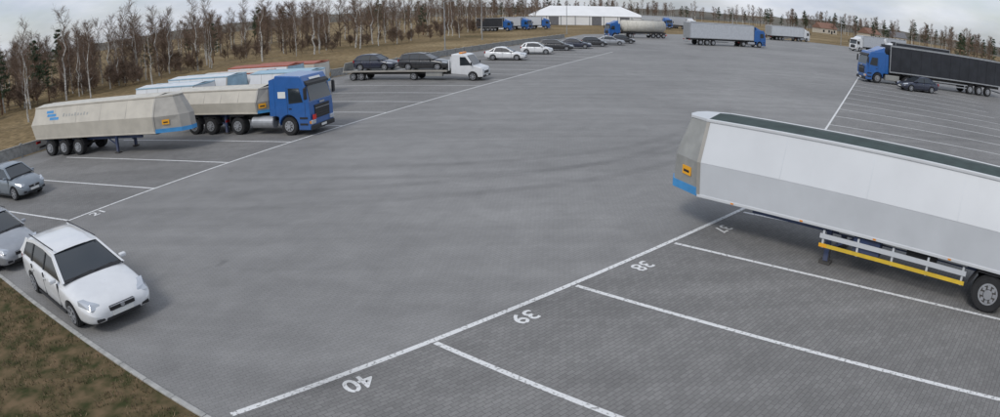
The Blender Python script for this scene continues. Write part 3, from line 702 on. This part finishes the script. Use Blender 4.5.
def house(x,y,w,d,h,rm,yw):
    a=Asm('house',(x,y,-.5),yw)
    a.box('walls','house_wall',(0,0,h/2),(w,d,h));a.b8('roof',rm,[(-w/2-.4,-d/2-.4,h),(w/2+.4,-d/2-.4,h),(w/2+.4,d/2+.4,h),(-w/2-.4,d/2+.4,h)],[(-w/2-.2,-.05,h+3),(w/2+.2,-.05,h+3),(w/2+.2,.05,h+3),(-w/2-.2,.05,h+3)])
    a.box('chimney','roof_tiles',(w*.2,.6,h+2.7),(.6,.6,1.6))
    for i in range(3):a.box('windows','glass',(-w/3+i*w/3,-d/2-.02,h*.55),(1.1,.06,1.3))
    a.box('door','black_plastic',(w*.17,-d/2-.02,1.05),(1,.05,2.1));a.done()
for q in ((195,300,10,9,3.2,'roof_tiles',.3),(216,302,9,8,3,'roof_grey',-.2),(176,318,11,9,3.2,'roof_tiles',.1)):house(*q)
def tent():
    a=Asm('white_tent_hall',(32,236,0),yaw(1,.0))
    W,D,h,r=40,22,3.2,6.8
    a.b8('walls','tent_fabric',[(-W/2,-D/2,0),(W/2,-D/2,0),(W/2,D/2,0),(-W/2,D/2,0)],[(-W/2,-D/2,h),(W/2,-D/2,h),(W/2,D/2,h),(-W/2,D/2,h)])
    a.b8('roof','tent_fabric',[(-W/2-.3,-D/2-.3,h+.02),(W/2+.3,-D/2-.3,h+.02),(W/2+.3,D/2+.3,h+.02),(-W/2-.3,D/2+.3,h+.02)],[(-W/2+7,-.2,r),(W/2-7,-.2,r),(W/2-7,.2,r),(-W/2+7,.2,r)])
    for i in range(9):a.box('frame_posts','galvanised',(-W/2+i*W/8,-D/2-.05,h/2),(.25,.15,h))
    for i in (1,4,6):a.box('doors','roof_grey',(-W/2+(i+.5)*W/8,-D/2-.04,1.5),(3.4,.08,3.0))
    a.done()
tent()
def lamp(x,y,h,yw):
    a=Asm('street_lamp',(x,y,0),yw)
    a.cyl('pole','galvanised',(0,0,h/2),.10,h,'Z',10,r2=.06);a.cyl('base','concrete',(0,0,.1),.2,.3,'Z',10)
    a.box('arm','galvanised',(.7,0,h+.1),(1.5,.07,.07),rot=(-.12,'Y'));a.box('luminaire','galvanised',(1.6,0,h+.2),(.7,.24,.12),.03);a.box('lens','headlamp',(1.6,0,h+.13),(.5,.18,.04));a.done()
lamp(-8,99,7.4,0);lamp(16,150,8,0);lamp(70,185,8,3.1);lamp(100,170,8,3.1);lamp(-3,128,8,0)
# ------------------------------------------------------------------ vehicles
def tipper(loc,yw,**k):
    a=Asm('tipper_semi_trailer',loc,yw);tipper_parts(a,**k);return a.done()
e=Vector((.69,-.724)).normalized();far=Vector((.724,.69))
c=Vector((5.8,17.6))+far*1.2
tipper(c,yaw(-e.x,-e.y),L=13,zt=3.28,legs=4.2,axles=(9.1,10.45,11.8),prow=1.4)
tipper((-18.3,31.9),yaw(.99,-.14),L=10.8,zb=1.15,zt=3.0,legs=3.4,axles=(6.6,8.0,9.4),side='cream_paint',low='cream_paint',cap='tan_grey',top='tarp_cream',logo='light_blue',guard=False,prow=1.9,yt=.85,sag=.10)
def rig(name,loc,yw,paint,kind,scale=1.,hi=3.15,defl=True,**k):
    a=Asm(name,loc,yw,scale);tractor_parts(a,paint,hi,deflector=defl)
    if kind=='box':box_trailer_parts(a,x0=-2.75,**k)
    elif kind=='tip':tipper_parts(a,x0=-3.5,**k)
    elif kind=='tank':
        a.cyl('tank','tarp_cream',(-8.6,0,2.55),1.28,10.6,'X',28,bev=.3,smooth=True)
        for x in (-4.4,-6.5,-8.6,-10.7,-12.8):a.cyl('tank_rings','cream_paint',(x,0,2.55),1.30,.08,'X',28)
        a.box('walkway','galvanised',(-8.6,0,3.9),(9,.5,.05));
        for x in (-6,-8.6,-11):a.cyl('manholes','steel_grey',(x,0,3.92),.28,.2,'Z',12)
        for sd in (1,-1):
            a.box('chassis_rails','chassis',(-8.8,sd*.5,1.1),(10.6,.1,.3));a.box('landing_legs','chassis',(-5.9,sd*.9,.6),(.13,.13,1.1))
            a.box('side_guard','galvanised',(-8,sd*1.15,.75),(3.4,.03,.3))
            for ax in (-10.6,-11.9,-13.2):a.truck_wheel(ax,sd*1.22,.5,.38)
        a.box('rear_bumper','red_sign',(-14,0,.7),(.1,2.3,.2))
    return a
a=rig('tipper_truck',(-9.75,34.5),yaw(.965,-.263),'blue_paint','tip',1.03,hi=3.2,defl=False,L=6.6,zb=1.25,zt=2.5,legs=2.6,axles=(3.6,4.95,),side='cream_paint',low='cream_paint',cap='tan_grey',top='tarp_cream',guard=False,prow=.6,sag=.14,yt=.95)
a.box('red_plate','red_sign',(.09,-.95,.98),(.03,.32,.26));a.box('cab_logo','plate',(-1.75,-1.255,2.2),(.5,.012,.35));a.box('front_logo','plate',(-.36,0,2.98),(.03,1.1,.13),rot=(-.6,'Y'))
a.done()
specs=[(3.8,11.9,'white_paint','pale_blue','white_paint','white_paint','pale_blue'),(4.45,11.7,'white_paint','white_paint','white_paint','pale_blue','pale_blue'),(5.1,11.5,'white_paint','pale_blue','tarp_cream','white_paint','red_paint'),(5.75,11.3,'white_paint','white_paint','red_paint','pale_blue','red_paint'),(6.4,11.1,'cream_paint','red_paint','red_paint','cream_paint','red_paint'),(4.6,5.4,'white_paint','cream_paint','pale_blue','white_paint','pale_blue')]
for n_,(i,off,s1,s2,tp,cp,rm) in enumerate(specs):
    p=LA+LD*LW*(i+.5)+LS*off
    tipper(p,yaw(-LS.x,-LS.y),L=6.0 if n_<5 else 4.8,zb=1.05,zt=2.62+.16*(n_%2),legs=1.9,axles=(3.4,4.7) if n_==5 else (3.6,4.8) ,side=s1,low=s2,cap=cp,top=tp,strip='light_blue' if n_%3 else 'red_paint',guard=False,prow=.3,yt=1.12,sag=.12,rim=rm)
def transporter():
    fx,fy=-1.0,57.1;d=Vector((.957,-.29)).normalized()
    a=Asm('car_transporter',(fx,fy),yaw(d.x,d.y))
    W=1.05
    arc=[(-.95+.45*math.cos(t),.38+.45*math.sin(t)) for t in [math.pi*(1-i/8) for i in range(9)]]
    a.prism('cab','white_paint',[(0,.35),(.0,.85),(-.15,1.15),(-.85,1.35),(-1.5,2.25),(-1.8,2.35),(-2.9,2.35),(-2.95,.6),(-1.5,.5)]+arc+[(-.45,.32)],-W,W,.05)
    a.slab('windscreen','glass',[(-.87,-.95,1.40),(-.87,.95,1.40),(-1.47,.88,2.22),(-1.47,-.88,2.22)],.03)
    for sd in (1,-1):
        a.slab('side_windows','glass',[(-1.05,sd*(W+.006),1.38),(-2.1,sd*(W+.006),1.34),(-2.1,sd*(W+.006),2.1),(-1.6,sd*(W+.006),2.1)],.02)
        a.box('headlamps','headlamp',(-.08,sd*.8,.92),(.15,.32,.2),.03);a.box('mirrors','black_plastic',(-1.0,sd*1.2,1.5),(.1,.2,.3),.02)
        a.car_wheel(-.95,sd*(W-.01),.37,.25)
        for x in (-6.6,-12.0,-12.9):a.car_wheel(x,sd*(W-.01),.37,.3)
        a.box('deck_edge','tan_grey' ,(-8.6,sd*1.12,.88),(10.6,.06,.16));a.box('chassis_rails','chassis',(-8.0,sd*.45,.62),(10.5,.1,.2))
        a.box('light_bar_post','white_paint',(-3.05,sd*.8,1.6),(.08,.08,1.0))
        a.box('side_boxes','steel_grey',(-4.6,sd*.85,.58),(1.6,.35,.4),.02)
    a.box('grille','black_plastic',(.01,0,.75),(.05,1.1,.22));a.box('bumper','black_plastic',(.02,0,.42),(.1,2.0,.18),.03);a.box('number_plate','plate',(.08,0,.45),(.02,.5,.11))
    a.box('deck','steel_grey',(-8.6,0,.84),(10.6,2.2,.08));a.box('headboard','white_paint',(-3.15,0,1.35),(.08,2.1,.9))
    a.box('light_bar','amber',(-2.2,0,2.42),(.3,1.2,.12),.03);a.box('ramp','steel_grey',(-13.9,0,1.2),(.08,2.0,1.0),rot=(.3,'Y'))
    a.done()
    for s,k,pt in ((5.8,'wagon','dark_paint'),(10.9,'hatch','navy_paint')):
        p=Vector((fx,fy))-d*s;car('parked_car',k,pt,p,yaw(d.x,d.y),1.05,.89)
transporter()
car('station_wagon','wagon','car_white',(-11.2,13.1),yaw(.855,-.52),(1.2,1.17,1.0))
car('parked_car','wagon','silver_paint',(-17.4,15.8),yaw(.93,-.36),(1.08,1.08,1.0))
car('parked_car','hatch','silver_blue_paint',(-23.4,23.5),yaw(.965,-.263),1.03)
for x,y,k,pt,yw,s in ((1.0,78.3,'sedan','car_white',-.25,1.1),(5.3,87.5,'hatch','car_white',-.2,1.08),(8.6,94.5,'wagon','dark_paint',-.2,1.08),(12.0,99.5,'sedan','navy_paint',-.2,1.08),(15.6,104.5,'hatch','dark_paint',-.1,1.08),(19.2,109.5,'sedan','silver_paint',-.1,1.08),(22.5,115,'hatch','dark_paint',-.1,1.05)):
    car('parked_car',k,pt,(x,y),yw,s)
rig('tanker_truck',(23.0,136),yaw(-.95,-.25),'blue_paint','tank').done()
rig('semi_truck',(52.5,121.5),yaw(.93,.20),'blue_paint','box',1.08,body='curtain_grey').done()
rig('semi_truck',(88,170),yaw(.9,.35),'white_paint','box',1.0,body='body_lower').done()
rig('semi_truck',(42.3,66.5),yaw(-.985,.17),'blue_paint','box',1.16,body='curtain_black',zt=3.95,L=15.5).done()
rig('semi_truck',(76,112),yaw(-.98,.2),'white_paint','box',1.0,body='curtain_black').done()
rig('semi_truck',(86,140),yaw(-.9,-.3),'white_paint','box',1.0,body='curtain_grey',L=9).done()
rig('semi_truck',(98,146),yaw(-.9,-.3),'white_paint','box',1.0,body='curtain_grey',L=9).done()
for i,(x,y,pt,b) in enumerate(((4,170,'blue_paint','curtain_black'),(9,177,'blue_paint','curtain_grey'),(15,184,'blue_paint','body_lower'))):
    rig('semi_truck',(x,y),yaw(.8,-.6) if i%2 else yaw(.95,-.2),pt,'box',.88,body=b,L=8).done()
for x,y in ((56,207),(64,206)):rig('semi_truck',(x,y),yaw(.3,-.95),'white_paint' if x!=56 else 'blue_paint','box',1.0,body='curtain_grey').done()
car('parked_car','sedan','navy_paint',(46.4,60.0),yaw(-1,.05),1.15)
# ------------------------------------------------------------------ light
w=bpy.data.worlds.new('World');SC.world=w;w.use_nodes=True;N=w.node_tree.nodes;Lk=w.node_tree.links
bg=N['Background'];sky=N.new('ShaderNodeTexSky');sky.sky_type='NISHITA';sky.sun_disc=False
EL=math.radians(48);AZ=math.radians(215)
sky.sun_elevation=EL;sky.sun_rotation=AZ;sky.air_density=1.0;sky.dust_density=1.5;sky.ozone_density=1.2
tc=N.new('ShaderNodeTexCoord');mp=N.new('ShaderNodeMapping');mp.inputs['Scale'].default_value=(1,1,3.2);Lk.new(tc.outputs['Generated'],mp.inputs[0])
nz=N.new('ShaderNodeTexNoise');nz.inputs['Scale'].default_value=3.2;nz.inputs['Detail'].default_value=8;nz.inputs['Roughness'].default_value=.55;Lk.new(mp.outputs[0],nz.inputs['Vector'])
cr=N.new('ShaderNodeValToRGB');cr.color_ramp.elements[0].position=.36;cr.color_ramp.elements[0].color=(.35,)*3+(1,);cr.color_ramp.elements[1].position=.60;cr.color_ramp.elements[1].color=(.95,)*3+(1,)
Lk.new(nz.outputs['Fac'],cr.inputs[0])
mx=N.new('ShaderNodeMix');mx.data_type='RGBA';Lk.new(cr.outputs[0],mx.inputs[0]);Lk.new(sky.outputs[0],mx.inputs[6])
nz2=N.new('ShaderNodeTexNoise');nz2.inputs['Scale'].default_value=6;nz2.inputs['Detail'].default_value=6;Lk.new(mp.outputs[0],nz2.inputs['Vector'])
c2=N.new('ShaderNodeValToRGB');c2.color_ramp.elements[0].position=.35;c2.color_ramp.elements[0].color=(4.6,5.1,6.0,1);c2.color_ramp.elements[1].position=.65;c2.color_ramp.elements[1].color=(6.8,7.05,7.6,1)
Lk.new(nz2.outputs['Fac'],c2.inputs[0]);Lk.new(c2.outputs[0],mx.inputs[7])
Lk.new(mx.outputs[2],bg.inputs['Color']);bg.inputs['Strength'].default_value=.12
sl=bpy.data.lights.new('sun','SUN');sl.energy=1.35;sl.angle=math.radians(16);sl.color=(1,.975,.93)
so=bpy.data.objects.new('sun',sl);COL.objects.link(so)
sd=Vector((math.sin(AZ)*math.cos(EL),math.cos(AZ)*math.cos(EL),math.sin(EL)))
so.rotation_euler=sd.to_track_quat('Z','Y').to_euler();so.location=(0,0,50)
# ------------------------------------------------------------------ camera: wide CCTV lens on a mast
cd=bpy.data.cameras.new('camera');co=bpy.data.objects.new('camera',cd);COL.objects.link(co);SC.camera=co
cd.lens=20.;cd.sensor_width=36;cd.sensor_fit='HORIZONTAL';cd.clip_end=6000;cd.clip_start=.1
cd.type='PANO'
fmm=647.8/1000*36
for tgt in (cd,getattr(cd,'cycles',None)):
    if tgt is None:continue
    for k,v in (('panorama_type','FISHEYE_EQUISOLID'),('fisheye_lens',fmm),('fisheye_fov',math.pi)):
        try:setattr(tgt,k,v)
        except Exception as ex:print('cam',k,ex)
tilt=.3128;roll=-.0152
Fv=Vector((0,math.cos(tilt),-math.sin(tilt)));R0=Vector((1,0,0));U0=Vector((0,math.sin(tilt),math.cos(tilt)))
Rv=R0*math.cos(roll)+U0*math.sin(roll);Uv=U0*math.cos(roll)-R0*math.sin(roll)
mw=Matrix((( Rv.x,Uv.x,-Fv.x,0),(Rv.y,Uv.y,-Fv.y,0),(Rv.z,Uv.z,-Fv.z,6.5),(0,0,0,1)))
co.matrix_world=mw
SC.view_settings.view_transform='Standard';SC.view_settings.look='None';SC.view_settings.exposure=0
